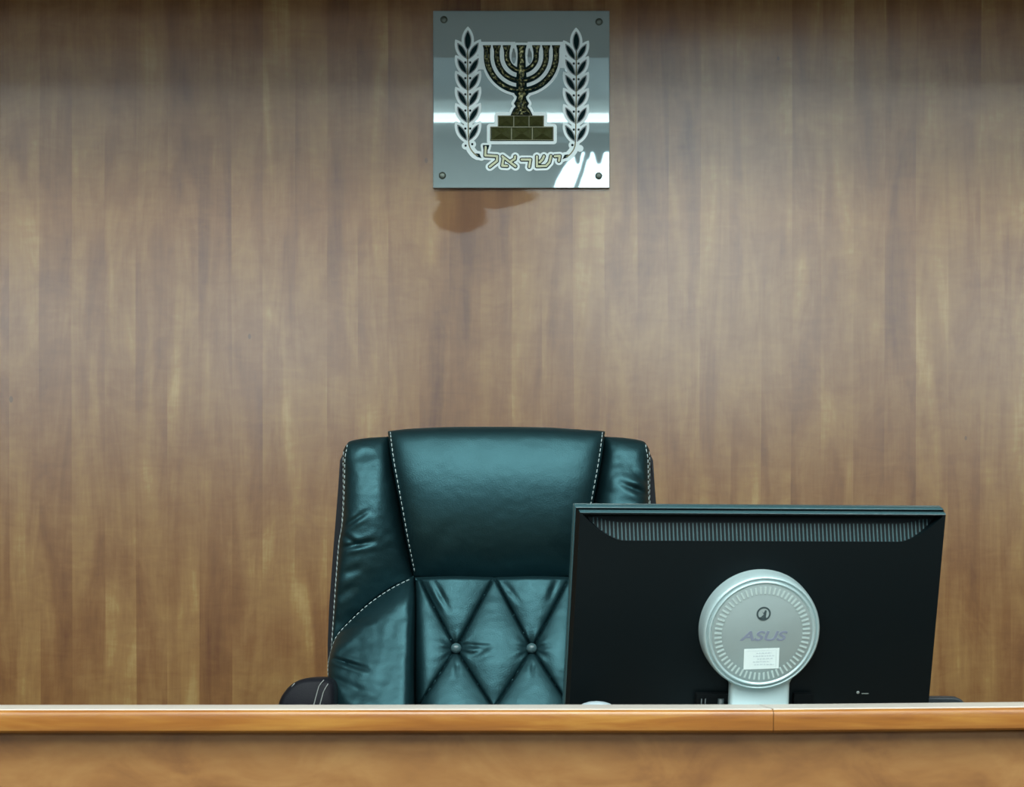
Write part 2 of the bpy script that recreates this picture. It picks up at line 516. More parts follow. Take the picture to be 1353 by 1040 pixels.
class Panel:
    def __init__(self, top, bottom, left, right, depth, wrinkles=(), nu=70, nv=80, fl=False, field=None, pk=1.0):
        self.nu, self.nv = nu, nv
        if fl:
            top, bottom, left, right = mir(top)[::-1], mir(bottom)[::-1], mir(right), mir(left)
            wrinkles = [(2 * AX - a, b, 2 * AX - c, d, w, e) for a, b, c, d, w, e in wrinkles]
            dd = depth; depth = lambda u, v: dd(1 - u, v)
        self.T = np.array(spline(top, nu)); self.B = np.array(spline(bottom, nu))
        self.L = np.array(spline(left, nv)); self.R = np.array(spline(right, nv))
        u = np.linspace(0, 1, nu)[None, :, None]; v = np.linspace(0, 1, nv)[:, None, None]
        P = (1 - v) * self.T[None] + v * self.B[None] + (1 - u) * self.L[:, None] + u * self.R[:, None]
        P -= (1 - u) * (1 - v) * self.T[0] + u * (1 - v) * self.T[-1] + (1 - u) * v * self.B[0] + u * v * self.B[-1]
        self.P = P
        D = np.zeros((nv, nu))
        for j in range(nv):
            for i in range(nu):
                D[j, i] = depth(i / (nu - 1), j / (nv - 1))
        X, Y = P[..., 0], P[..., 1]
        edge = np.minimum(np.minimum(u[..., 0], 1 - u[..., 0]) * 14, 1) * np.minimum(np.minimum(v[..., 0], 1 - v[..., 0]) * 14, 1)
        for a, b, c, d, w, e in wrinkles:
            dx, dy = c - a, d - b; L = math.hypot(dx, dy); dx /= L; dy /= L
            s = ((X - a) * dx + (Y - b) * dy) / L
            q = -(X - a) * dy + (Y - b) * dx
            tap = np.clip(1 - np.abs(s - 0.42) / 0.62, 0, 1) ** 0.8
            D += tap * (-e * np.exp(-(q / w) ** 2) + 0.55 * e * np.exp(-((q - 2.0 * w) / (1.3 * w)) ** 2) + 0.35 * e * np.exp(-((q + 2.2 * w) / (1.4 * w)) ** 2))
        # soft random puckers
        for j in range(nv):
            for i in range(nu):
                D[j, i] += pk * 0.0022 * mnoise.noise((X[j, i] / 34.0, Y[j, i] / 26.0, 3.1)) + pk * 0.0009 * mnoise.noise((X[j, i] / 11.0, Y[j, i] / 9.0, 8.0))
        if field is not None:
            D += field(X, Y)
        self.D = D
    def at(self, u, v, lift=0.0):
        i = min(max(u * (self.nu - 1), 0), self.nu - 1.001); j = min(max(v * (self.nv - 1), 0), self.nv - 1.001)
        i0, j0 = int(i), int(j); fi, fj = i - i0, j - j0
        def bl(A):
            return (A[j0, i0] * (1 - fi) + A[j0, i0 + 1] * fi) * (1 - fj) + (A[j0 + 1, i0] * (1 - fi) + A[j0 + 1, i0 + 1] * fi) * fj
        p = bl(self.P); d = bl(self.D)
        w = W(p[0], p[1], YC); w.y = YC - d - lift
        return w
    def build(self, name, mat, back=0.03):
        vs, fs = [], []
        for j in range(self.nv):
            for i in range(self.nu):
                w = W(self.P[j, i, 0], self.P[j, i, 1], YC)
                w.y = YC - self.D[j, i]
                vs.append(w)
        nu, nv = self.nu, self.nv
        for j in range(nv - 1):
            for i in range(nu - 1):
                a = j * nu + i
                fs.append((a, a + 1, a + nu + 1, a + nu))
        loop = [i for i in range(nu)] + [j * nu + nu - 1 for j in range(1, nv)] + [(nv - 1) * nu + i for i in range(nu - 2, -1, -1)] + [j * nu for j in range(nv - 2, 0, -1)]
        b0 = len(vs)
        for k_ in loop:
            v = vs[k_].copy(); v.y = YC + back
            vs.append(v)
        n = len(loop)
        for k_ in range(n):
            fs.append((loop[k_], loop[(k_ + 1) % n], b0 + (k_ + 1) % n, b0 + k_))
        fs.append(tuple(b0 + k_ for k_ in range(n)))
        return pydata(name, vs, fs, mat, chair, smooth=True, sharp=70)

def rnd(t, w):                       # quarter-round rise over w
    t = min(max(t / w, 0.0), 1.0)
    return math.sqrt(max(0.0, 1 - (1 - t) ** 2))
def cup2(u, p, q):
    return max(0.0, 1 - abs(2 * u - 1) ** p) ** q

seamL = [(513, 571), (519, 612), (529, 665), (537, 710), (547, 762)]
def bulge_table(L, a_top, a_knee, knee, a_end, d0=0.0):
    ts = np.linspace(0, 1, 201); tilt = np.where(ts < knee, a_top + (a_knee - a_top) * (ts / knee) ** 0.7, a_knee + (a_end - a_knee) * (ts - knee) / (1 - knee))
    sl = np.tan(np.radians(tilt))
    D = d0 + np.concatenate([[0], np.cumsum((sl[1:] + sl[:-1]) / 2 / 200 * L)])
    return lambda v: float(np.interp(v, ts, D))
hb = bulge_table(0.236, 74, 27, 0.10, -47, 0.03)
head = Panel([(513, 571), (545, 568), (600, 566), (660, 566), (720, 567), (760, 569.5), (799, 572)],
             [(547, 766), (656, 768), (765, 766)], seamL, mir(seamL),
             lambda u, v: hb(v) * (0.62 + 0.38 * cup2(u, 7, 0.5)) + 0.012 * cup2(u, 5, 0.5) * rnd(v, 0.06),
             [(560, 745, 600, 690, 9, 0.0012), (750, 745, 712, 700, 9, 0.0012)], nu=90, nv=110, pk=0.35)
head.build('headrest', M_leather)

boL = dict(top=[(457, 589), (463, 583), (485, 579), (514, 577)], bottom=[(437, 868), (439, 857), (447, 838), (463, 820), (489, 796), (518, 776), (547, 762)],
           left=[(457, 589), (453, 602), (453, 660), (451, 700), (447, 725), (443, 780), (437, 868)], right=[(514, 577), (519, 612), (529, 665), (537, 710), (547, 762)])
bowr = [(458, 697, 490, 676, 3.2, 0.0050), (455, 725, 500, 716, 3.4, 0.0065), (452, 708, 480, 722, 3.0, 0.0035), (470, 600, 500, 606, 6, 0.0015), (452, 760, 480, 752, 5, 0.0025), (447, 790, 475, 770, 5, 0.002)]
bowr2 = [(458, 655, 495, 640, 4.0, 0.0065), (456, 640, 480, 622, 4.0, 0.0035), (458, 697, 490, 676, 3.2, 0.005), (455, 725, 500, 716, 3.4, 0.006)]
bb = bulge_table(0.30, 70, 22, 0.08, -24, 0.002)
bod = lambda u, v: 1.25 * bb(v) * (max(0, 1 - abs(2 * min(max(u, 0), 1) ** 1.15 - 1) ** 3.0) ** 0.62)
bol = {}
for fl in (False, True):
    bol[fl] = Panel(boL['top'], boL['bottom'], boL['left'], boL['right'], bod, bowr2 if fl else bowr, nu=60, nv=110, fl=fl)
    bol[fl].build('side_bolster', M_leather)

wgwr = [(438, 868, 492, 884, 2.6, 0.0075), (462, 824, 500, 820, 3.2, 0.004), (448, 900, 520, 925, 7, 0.003), (445, 850, 470, 838, 4, 0.002), (548, 800, 520, 830, 8, 0.002), (440, 893, 470, 905, 4, 0.003)]
wing = {}
for fl in (False, True):
    wing[fl] = Panel([(437, 868), (439, 857), (447, 838), (463, 820), (489, 796), (518, 776), (547, 761)], [(446, 1010), (551, 1010)],
                     [(437, 868), (435, 884), (436, 900), (440, 935), (446, 1010)], [(547, 761), (551, 800), (551, 900), (551, 1010)],
                     lambda u, v: 0.016 + (0.040 + 0.155 * (0.18 * u + v * (1 - 0.18 * u))) * rnd(v, 0.16) * max(0.0, 1 - abs(2 * u - 1) ** 14) ** 0.5,
                     wgwr, nu=80, nv=100, fl=fl)
    wing[fl].build('lumbar_wing', M_leather)

def tuft(X, Y):
    a = (X - 653.0) / 49.5
    dy = Y - 857.0
    b = np.where(dy < 0, dy / 94.0, dy / 77.0)
    p, q = a + b, a - b
    dp = np.abs(np.mod(p, 2.0) - 1); dq = np.abs(np.mod(q, 2.0) - 1)
    pil = (np.sin(dp * PI / 2) * np.sin(dq * PI / 2))
    out = 0.019 * np.power(np.maximum(pil, 0), 0.45) - 0.010
    out -= 0.0050 * (np.exp(-(dp / 0.030) ** 2) + np.exp(-(dq / 0.030) ** 2))
    for bx in (-2, 0, 2):
        pass
    for bx in (603.5, 702.5):
        r2 = (X - bx) ** 2 + (Y - 857) ** 2
        out -= 0.010 * np.exp(-r2 / 90.0)
        ang = np.arctan2(Y - 857, X - bx)
        out += 0.0010 * np.exp(-((np.sqrt(r2) - 15) / 10.0) ** 2) * np.cos(ang * 9 + bx)
    # creases running off the buttons
    for x0, y0, x1, y1, w, e in ((612, 853, 650, 853, 3, 0.004), (606, 868, 606, 895, 3, 0.003), (704, 868, 703, 895, 3, 0.003), (575, 770, 598, 812, 4, 0.004),
                                 (562, 770, 590, 820, 4, 0.003), (665, 770, 690, 800, 4, 0.0025), (735, 768, 722, 800, 4, 0.003), (625, 865, 655, 850, 4, 0.003)):
        dx, dyy = x1 - x0, y1 - y0; L = math.hypot(dx, dyy); dx /= L; dyy /= L
        s = ((X - x0) * dx + (Y - y0) * dyy) / L; qd = -(X - x0) * dyy + (Y - y0) * dx
        tap = np.clip(1 - np.abs(s - 0.4) / 0.6, 0, 1)
        out += tap * (-e * np.exp(-(qd / w) ** 2) + 0.6 * e * np.exp(-((qd - 2 * w) / (1.3 * w)) ** 2))
    return out
lum = Panel([(549, 763), (600, 762), (653, 763), (706, 762), (763, 763)], [(551, 1010), (761, 1010)], [(549, 763), (551, 800), (551, 1010)], [(763, 763), (761, 800), (761, 1010)],
            lambda u, v: 0.036 + (0.028 + 0.115 * v) * rnd(v, 0.02) * (0.45 + 0.55 * max(0.0, 1 - abs(2 * u - 1) ** 10) ** 0.5), nu=190, nv=170, field=tuft, pk=0.5)
lum.build('tufted_cushion', M_leather)
for bx in (603.5, 702.5):
    u = (bx - 550) / 212.0; v = (857 - 763) / 247.0
    p = lum.at(u, v)
    bm = bmesh.new()
    Mx = Matrix.Translation(p + Vector((0, -0.0145, 0))) @ Matrix.Rotation(math.radians(78), 4, 'X')
    bm_lathe(bm, [(0.0068, -0.006), (0.0085, 0.000), (0.0078, 0.004), (0.0055, 0.0068), (0.0025, 0.0082), (0, 0.0085)], Mx, 24)
    from_bm('tuft_button', bm, simple('button_leather', (0.05, 0.10, 0.11), 0.3, spec=0.6), chair, smooth=True)

def stitches(pts, r=0.00068, dash=0.0062, gap=0.0026):
    """pts: dense world polyline; makes dashes"""
    bm = bmesh.new()
    P = [np.array(p) for p in pts]
    L = np.concatenate([[0], np.cumsum([np.linalg.norm(b - a) for a, b in zip(P, P[1:])])])
    A = np.array(P)
    f = lambda s: Vector([np.interp(s, L, A[:, c]) for c in range(3)])
    s = 0.0
    while s + dash < L[-1]:
        bm_tube(bm, [f(s), f(s + dash / 2), f(s + dash)], [r * 0.7, r, r * 0.7], 6)
        s += dash + gap
    return from_bm('stitching', bm, M_thread, chair, smooth=True)
vv = np.linspace(0.02, 0.985, 160)
for fl in (False, True):
    B = bol[fl]
    g = (lambda u: 1 - u) if fl else (lambda u: u)
    stitches([B.at(g(0.105 - 0.05 * v + 0.03 * math.exp(-((v - 0.04) / 0.03) ** 2)), v, 0.0008) for v in vv])
    stitches([B.at(g(0.030), v, 0.0006) for v in vv[3:]])
    Wg = wing[fl]
    uu = np.linspace(0.03, 0.97, 120)
    stitches([Wg.at(g(u), 0.010, 0.0006) for u in uu] if not fl else [Wg.at(u, 0.010, 0.0006) for u in uu])
    stitches([Wg.at(g(u), 0.012, 0.0006) for u in [0.03] * 1 + [0.03]] + [Wg.at(g(0.035), v, 0.0008) for v in np.linspace(0.03, 0.9, 120)])
    stitches([head.at(0.012 if not fl else 0.988, v, 0.0008) for v in np.linspace(0.01, 0.99, 140)])

# outer shell behind the cushions
shL = [(520, 577), (475, 584), (452, 600), (448.5, 608), (446, 650), (440, 725), (434.5, 800), (432.5, 850), (432.5, 935), (437, 1010)]
out = shL[::-1] + mir(shL)
bm = bmesh.new()
bm_prism(bm, [(W(x, y, YC).x, W(x, y, YC).z) for x, y in out], YC + 0.008, YC + 0.08)
bmesh.ops.bevel(bm, geom=[e for e in bm.edges if abs(e.verts[0].co.y - e.verts[1].co.y) < 1e-5], offset=0.006, segments=3, affect='EDGES')
from_bm('back_shell', bm, M_shell, chair, smooth=True, sharp=50)

# armrests: padded, seen end on
armP = [(366, 940), (367.5, 929), (372.5, 918), (382, 906.5), (393, 899.5), (404, 896.6), (420, 896), (432, 897), (440, 902), (443, 915), (442, 940), (436, 960), (400, 965), (372, 958)]
AY = 4.90
M_piping = simple('grey_piping', (0.26, 0.28, 0.27), 0.6)
for fl in (False, True):
    pts = spline(armP + [armP[0]], 60)[:-1]
    if fl:
        pts = mir(pts)
    cx = sum(p[0] for p in pts) / len(pts); cy = sum(p[1] for p in pts) / len(pts)
    vs, fs = [], []
    ys = [(0.0, 0.80), (0.003, 0.90), (0.009, 0.965), (0.018, 1.0), (0.10, 1.0), (0.20, 0.98), (0.245, 0.9), (0.255, 0.75)]
    n = len(pts)
    for dy, sc in ys:
        for x, y in pts:
            w = W(cx + (x - cx) * sc, cy + (y - cy) * sc, AY)
            vs.append((w.x, AY + dy, w.z))
    for i in range(len(ys) - 1):
        for k_ in range(n):
            fs.append((i * n + k_, i * n + (k_ + 1) % n, (i + 1) * n + (k_ + 1) % n, (i + 1) * n + k_))
    fs.append(tuple(range(n))); fs.append(tuple((len(ys) - 1) * n + k_ for k_ in range(n)))
    arm = pydata('armrest', vs, fs, M_arm, chair, smooth=True, sharp=60)
    m = mir if fl else (lambda q: q)
    for line, dd in (([(389, 903), (379.5, 915), (374, 926), (370.5, 938)], 0.006), ([(428, 898.5), (422, 906), (418, 919), (413, 938)], -0.001), ([(433.5, 903.5), (428, 913), (425, 923), (421, 938)], -0.001)):
        bm = bmesh.new()
        bm_tube(bm, [W(x, y, AY) + Vector((0, dd, 0)) for x, y in spline(m(line), 16)], 0.00075, 6)
        from_bm('seam_piping', bm, M_piping, arm, smooth=True)
    # bent support down to the seat
    bm = bmesh.new()
    c0 = W(cx, cy, AY); z0 = PLAT + 0.46
    s = 1 if fl else -1
    bm_tube(bm, [(c0.x, AY + 0.10, c0.z - 0.02), (c0.x, AY + 0.09, c0.z - 0.14), (c0.x - s * 0.01, AY + 0.08, z0 + 0.02), (c0.x - s * 0.10, AY + 0.08, z0 - 0.04)], 0.019, 12)
    from_bm('arm_support', bm, M_shell, chair, smooth=True)
cx0 = chair.location.x
bm = bmesh.new(); bm_box(bm, (cx0 - 0.25, 4.66, PLAT + 0.40), (cx0 + 0.25, YC + 0.02, PLAT + 0.52), 0.045, 5)
from_bm('seat', bm, M_leather, chair, smooth=True)
bm = bmesh.new(); bm_box(bm, (cx0 - 0.10, 4.80, PLAT + 0.36), (cx0 + 0.10, 5.05, PLAT + 0.40), 0.008)
bm_tube(bm, [(cx0, 5.02, PLAT + 0.38), (cx0, 5.17, PLAT + 0.40), (cx0, 5.19, PLAT + 0.62)], 0.03, 10)
from_bm('tilt_mechanism', bm, M_steel, chair)
bm = bmesh.new(); bm_tube(bm, [(cx0, 4.90, PLAT + 0.10), (cx0, 4.90, PLAT + 0.22), (cx0, 4.90, PLAT + 0.2201), (cx0, 4.90, PLAT + 0.37)], [0.03, 0.03, 0.018, 0.018], 16)
from_bm('gas_lift', bm, M_steel, chair, smooth=True, sharp=40)
for q in range(5):
    a = q * 2 * PI / 5 + 0.3
    d = Vector((math.cos(a), math.sin(a), 0)); c = Vector((cx0, 4.90, PLAT))
    bm = bmesh.new(); bm_tube(bm, [c + Vector((0, 0, 0.11)), c + d * 0.15 + Vector((0, 0, 0.10)), c + d * 0.29 + Vector((0, 0, 0.075))], [0.028, 0.024, 0.017], 10)
    lg = from_bm('leg', bm, M_shell, chair, smooth=True)
    bm = bmesh.new(); e = c + d * 0.285 + Vector((0, 0, 0.028)); t = Vector((-d.y, d.x, 0))
    bm_tube(bm, [e - t * 0.022, e - t * 0.004], 0.028, 16); bm_tube(bm, [e + t * 0.004, e + t * 0.022], 0.028, 16)
    bm_tube(bm, [e, e + Vector((0, 0, 0.045))], 0.008, 8)
    from_bm('caster', bm, M_shell, lg, smooth=True, sharp=40)

# ------------------------------------------------------------------ monitor
psi, tau = math.radians(8.7), math.radians(17.8)
bh = Vector((math.sin(psi), -math.cos(psi), 0))
e1 = Vector((math.cos(psi), math.sin(psi), 0))
nn = (bh * math.cos(tau) + Vector((0, 0, -math.sin(tau)))).normalized()    # out of the rear cover
dn = (Vector((0, 0, -math.cos(tau))) - bh * math.sin(tau)).normalized()     # down the panel
P0 = Vector((0.0876, 4.42, H + 0.1763))                                     # rear rim, top left corner
MW, MH = 0.529, 0.338
def HP(u, v, n=0.0):
    return P0 + e1 * u + dn * v + nn * n
HM = Matrix((( e1.x, -nn.x, -dn.x, P0.x), (e1.y, -nn.y, -dn.y, P0.y), (e1.z, -nn.z, -dn.z, P0.z), (0, 0, 0, 1)))  # local x right, y away, z up
def px2head(px, py, n=0.0):
    d = Vector(((px - CX) / F, 1.0, -(py - CY) / F)); o = Vector((0, 0, H))
    c = P0 + nn * n
    t = (c - o).dot(nn) / d.dot(nn)
    q = o + d * t - c
    return q.dot(e1), q.dot(dn)
hc = px2head(1007, 835, 0.05)
base_c = HP(hc[0], hc[1] + 0.10, 0.0)
mon = empty('computer_monitor', (base_c.x, base_c.y, DESK), 'black flat computer monitor seen from behind, tilted, with round silver hub', 'monitor')
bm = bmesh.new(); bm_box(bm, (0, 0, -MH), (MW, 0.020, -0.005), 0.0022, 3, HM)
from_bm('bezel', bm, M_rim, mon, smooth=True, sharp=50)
bm = bmesh.new(); bm_box(bm, (0.016, 0.0195, -MH + 0.02), (MW - 0.016, 0.0206, -0.016), 0, 1, HM)
from_bm('screen', bm, M_screen, mon)
# rear cover with the scooped vent along the top
i0, vt, v1, N0, N1 = 0.0035, 0.0060, 0.0090, 0.003, 0.022
vb = 0.0475
def vlow(u):
    e = min(u - 0.0075, MW - 0.0075 - u)
    t = min(max(e / 0.062, 0), 1)
    return v1 + 0.001 + (vb - v1 - 0.001) * (1 - (1 - t) ** 1.75)
def slope_n(v):
    return N0 + (N1 - N0) * min(1, max(0, (v - 0.016) / (vb - 0.016)))
us = [0.0075 + (MW - 0.015) * k_ / 120 for k_ in range(121)]
vs, fs = [], []
def add(*pts):
    b = len(vs); vs.extend(pts); fs.append(tuple(range(b, b + len(pts))))
uL, uR, vB = i0, MW - i0, MH - 0.006
cols = []
for u in us:
    vl = vlow(u); sn = slope_n(vl)
    cols.append([HP(u, vt + 0.0012, N1), HP(u, v1, N1), HP(u, min(v1 + 0.0025, vl), N0), HP(u, vl, sn), HP(u, vl, N1), HP(u, vB, N1)])
for A, B in zip(cols, cols[1:]):
    for k_ in range(5):
        add(A[k_], B[k_], B[k_ + 1], A[k_ + 1])
add(HP(uL, vt + 0.0012, N1), cols[0][0], cols[0][5], HP(uL, vB, N1))
add(HP(uR, vt + 0.0012, N1), cols[-1][0], cols[-1][5], HP(uR, vB, N1))
# rounded upper edge, sides and bottom
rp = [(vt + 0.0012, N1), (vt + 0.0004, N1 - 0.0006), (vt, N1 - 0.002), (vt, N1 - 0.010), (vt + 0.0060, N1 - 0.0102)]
add(HP(uL, vt + 0.0060, N1 - 0.0102), HP(uR, vt + 0.0060, N1 - 0.0102), HP(uR, vt + 0.0060, 0.0), HP(uL, vt + 0.0060, 0.0))
add(HP(uL, vt + .0012, N1), HP(uL, vB, N1), HP(uL - 0.002, vB, 0), HP(uL - 0.002, vt, 0))
add(HP(uR, vt + .0012, N1), HP(uR, vB, N1), HP(uR + 0.002, vB, 0), HP(uR + 0.002, vt, 0))
add(HP(uL, vB, N1), HP(uR, vB, N1), HP(uR + 0.002, vB + 0.002, 0), HP(uL - 0.002, vB + 0.002, 0))
add(HP(0.0012, 0.0064, 0.0006), HP(MW - 0.0012, 0.0064, 0.0006), HP(MW - 0.0012, MH - 0.002, 0.0006), HP(0.0012, MH - 0.002, 0.0006))
add(HP(0.0012, 0.0064, 0.0006), HP(MW - 0.0012, 0.0064, 0.0006), HP(MW - 0.0012, 0.0064, -0.001), HP(0.0012, 0.0064, -0.001))
cover = pydata('rear_cover', vs, fs, M_plastic, mon)
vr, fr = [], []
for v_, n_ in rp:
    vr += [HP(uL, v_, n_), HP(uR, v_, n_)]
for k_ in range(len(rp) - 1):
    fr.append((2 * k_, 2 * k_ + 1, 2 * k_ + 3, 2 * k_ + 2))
pydata('upper_ridge', vr, fr, M_rim, mon, smooth=True, sharp=50)  # cover's top edge in the lightened plastic, as its highlight line
bmx = bmesh.new(); bmx.from_mesh(cover.data); bmesh.ops.remove_doubles(bmx, verts=bmx.verts, dist=1e-6); bmesh.ops.recalc_face_normals(bmx, faces=bmx.faces); bmx.to_mesh(cover.data); bmx.free()
bm = bmesh.new()
nr = 88
for k_ in range(nr):
    u = 0.020 + (MW - 0.040) * k_ / (nr - 1)
    va, vz = 0.0185, vlow(u) - 0.0008
    if vz - va < 0.003:
        continue
    q = []
    for du, hh in ((-0.0016, -0.001), (-0.0007, 0.0018), (0.0007, 0.0018), (0.0016, -0.001)):
        q.append((du, hh))
    A = [bm.verts.new(HP(u + du, va, slope_n(va) + hh)) for du, hh in q]
    B = [bm.verts.new(HP(u + du, vz, slope_n(vz) + hh * 0.8)) for du, hh in q]
    for j in range(3):
        bm.faces.new((A[j], A[j + 1], B[j + 1], B[j]))
    bm.faces.new(A); bm.faces.new(B)
from_bm('vent_grille', bm, M_rib, mon)
# round hub
Nh = 0.022
u0, v0 = px2head(1007, 837, Nh + 0.031)
HB = Matrix(((e1.x, -dn.x, nn.x, 0), (e1.y, -dn.y, nn.y, 0), (e1.z, -dn.z, nn.z, 0), (0, 0, 0, 1)))
HB = Matrix.Translation(HP(u0, v0, Nh)) @ HB
bm = bmesh.new()
bm_lathe(bm, [(0.0, -0.001), (0.0845, -0.001), (0.0845, 0.014), (0.0842, 0.022), (0.0832, 0.0275), (0.0818, 0.0302), (0.0806, 0.0308), (0.0795, 0.0300), (0.0785, 0.0280), (0.0772, 0.0284),
              (0.0762, 0.0318), (0.0748, 0.0327), (0.0732, 0.0318), (0.0724, 0.0308), (0.0, 0.0308)], HB, 128)
hub = from_bm('hub', bm, M_silver, mon, smooth=True, sharp=40)
bm = bmesh.new(); bm_lathe(bm, [(0.0720, 0.0305), (0.0720, 0.0311), (0.0716, 0.0313), (0, 0.0313)], HB, 128)
from_bm('hub_face', bm, M_silver2, hub, smooth=True, sharp=40)
bm = bmesh.new()
for k_ in range(60):
    a = 2 * PI * k_ / 60
    Mt = HB @ Matrix.Rotation(a, 4, 'Z')
    bm_box(bm, (0.0580, -0.0013, 0.0311), (0.0685, 0.0013, 0.0320), 0, 1, Mt)
from_bm('tick_ring', bm, M_tick, hub)
# round badge with an arrow-like mark
def hubpt(px, py):
    q = px2head(px, py, Nh + 0.0313)
    return q[0] - u0, -(q[1] - v0)
bx, by = hubpt(1009, 811)
bm = bmesh.new()
Mb = HB @ Matrix.Translation((bx, by, 0.0313))
bm_lathe(bm, [(0.0078, 0.0), (0.0078, 0.0004), (0.0102, 0.0004), (0.0102, 0.0), ], Mb, 48)
for pts in ([(-0.0062, -0.0050), (0.0040, -0.0050), (0.0048, -0.0072), (-0.0050, -0.0080)], [(-0.0032, 0.0042), (-0.0002, 0.0008), (0.0018, 0.0052), (0.0040, 0.0048), (0.0034, -0.0048), (-0.0036, -0.0046), (0.0004, -0.0012)]):
    A = [bm.verts.new(Mb @ Vector((x, y, 0.0001))) for x, y in pts]; B = [bm.verts.new(Mb @ Vector((x, y, 0.0004))) for x, y in pts]
    bm.faces.new(B)
    for k_ in range(len(A)):
        bm.faces.new((A[k_], A[(k_ + 1) % len(A)], B[(k_ + 1) % len(A)], B[k_]))
from_bm('badge', bm, M_badge, hub)
def text_mesh(s, size, M, name, mat, parent, shear=0.0, xs=1.0, ext=0.0002):
    cu = bpy.data.curves.new('t', 'FONT'); cu.body = s; cu.size = size; cu.shear = shear; cu.extrude = ext; cu.offset = size * 0.022
    cu.align_x = 'CENTER'; cu.align_y = 'CENTER'
    to = bpy.data.objects.new('t', cu); C.objects.link(to)
    dg = bpy.context.evaluated_depsgraph_get()
    me = bpy.data.meshes.new_from_object(to.evaluated_get(dg))
    bpy.data.objects.remove(to); bpy.data.curves.remove(cu)
    bm = bmesh.new(); bm.from_mesh(me); bpy.data.meshes.remove(me)
    bmesh.ops.transform(bm, matrix=M @ Matrix.Diagonal((xs, 1, 1, 1)), verts=bm.verts)
    return from_bm(name, bm, mat, parent)
lx, ly = hubpt(1008, 841)
text_mesh('ASUS', 0.0195, HB @ Matrix.Translation((lx, ly, 0.0315)), 'lettering', M_logo, hub, 0.25, 1.42)
sx_, sy_ = hubpt(1006, 870.5)
Ms = HB @ Matrix.Translation((sx_, sy_, 0.0313)) @ Matrix.Rotation(math.radians(2.0), 4, 'Z')
bm = bmesh.new(); bm_box(bm, (-0.0252, -0.0150, 0), (0.0252, 0.0150, 0.0004), 0, 1, Ms)
stk = from_bm('sticker', bm, M_sticker, hub); stk['label'] = 'white printed sticker'
bm = bmesh.new()
for r_, (a, b) in enumerate(((-0.008, 0.014), (-0.012, 0.018), (-0.006, 0.016), (-0.012, 0.012), (-0.010, 0.018))):
    x = a
    while x < b:
        w = random.uniform(0.002, 0.005)
        bm_box(bm, (x, 0.0085 - r_ * 0.0042 - 0.0009, 0.0004), (min(x + w, b), 0.0085 - r_ * 0.0042 + 0.0009, 0.0006), 0, 1, Ms)
        x += w + 0.0012
bm_box(bm, (-0.022, 0.0122, 0.0004), (0.021, 0.0126, 0.0006), 0, 1, Ms); bm_box(bm, (0.0206, -0.013, 0.0004), (0.021, 0.0126, 0.0006), 0, 1, Ms)
from_bm('print', bm, M_print, stk)
# neck down to the base plate
nl, nrr = px2head(964.5, 915, Nh + 0.02)[0], px2head(1043, 915, Nh + 0.02)[0]
nw = (nrr - nl) / 2; nc = (nl + nrr) / 2
A0 = HP(nc, v0 + 0.052, Nh + 0.010); Am = HP(nc, v0 + 0.080, Nh + 0.012); A1 = HP(nc, v0 + 0.118, Nh + 0.018)
foot = Vector((A1.x, A1.y - 0.030, DESK + 0.016))
bm = bmesh.new()
rows = [(A0, 0.02, 1.50), (A0 * 0.55 + Am * 0.45, 0.02, 1.22), (A0 * 0.25 + Am * 0.75, 0.02, 1.07), (Am, 0.02, 1.0), (A1, 0.021, 1.0), (A1 * 0.5 + foot * 0.5 + Vector((0, 0.004, 0)), 0.022, 1.0), (foot, 0.024, 1.0)]
loops = []
for c, th, wm in rows:
    cor = []
    n_ = 10
    for k_ in range(4):
        sx = (1, 1, -1, -1)[k_]; sy = (-1, 1, 1, -1)[k_]
        for j in range(5):
            a = (-PI / 2, 0, PI / 2, PI)[k_] + j * PI / 8
            rr = 0.006
            cor.append(c + e1 * (sx * (nw * wm - rr) + rr * math.cos(a)) + Vector((-bh.x, -bh.y, 0)) * (sy * (th / 2 - rr) + rr * math.sin(a)))
    loops.append([bm.verts.new(p) for p in cor])
for A, B in zip(loops, loops[1:]):
    for k_ in range(len(A)):
        bm.faces.new((A[k_], A[(k_ + 1) % len(A)], B[(k_ + 1) % len(A)], B[k_]))
bm.faces.new(loops[0]); bm.faces.new(loops[-1])
from_bm('neck', bm, M_silver, mon, smooth=True, sharp=50)
bm = bmesh.new(); bm_lathe(bm, [(0, 0), (0.108, 0), (0.110, 0.004), (0.106, 0.011), (0.085, 0.016), (0, 0.018)], Matrix.Translation((foot.x, foot.y, DESK + 0.0006)), 64)
from_bm('base_plate', bm, M_silver, mon, smooth=True, sharp=40)
# connector bay, cables and a dark block for the stand's shadow
M_matte = simple('matte_black', (0.0012, 0.0025, 0.003), 0.8, spec=0.1)
for xa, xb in ((918, 962), (1047, 1072)):  # left one is connectors, right one paints the stand's shadow
    bm = bmesh.new()
    a = px2head(xa, 918, Nh); b = px2head(xb, 918, Nh)
    bm_box(bm, (a[0], -Nh - 0.010, -a[1] - 0.030), (b[0], -Nh + 0.002, -a[1] + 0.004), 0.002, 2, HM)
    from_bm('connector_shade_block', bm, M_matte, mon, smooth=True, sharp=40)
M_gcable = simple('grey_cable', (0.022, 0.035, 0.037), 0.5)
for xa, m0 in ((927.5, 0), (932.5, 0), (953, 1)):
    bm = bmesh.new()
    a = px2head(xa, 924, Nh + 0.014)
    bm_tube(bm, [HP(a[0], a[1], Nh + 0.012), HP(a[0], a[1] + 0.02, Nh + 0.013), HP(a[0] + 0.002, a[1] + 0.045, Nh + 0.01)], 0.0010 if not m0 else 0.0045, 8)
    from_bm('cable', bm, M_gcable, mon, smooth=True)
bm = bmesh.new()
a = px2head(1133.5, 915, Nh)
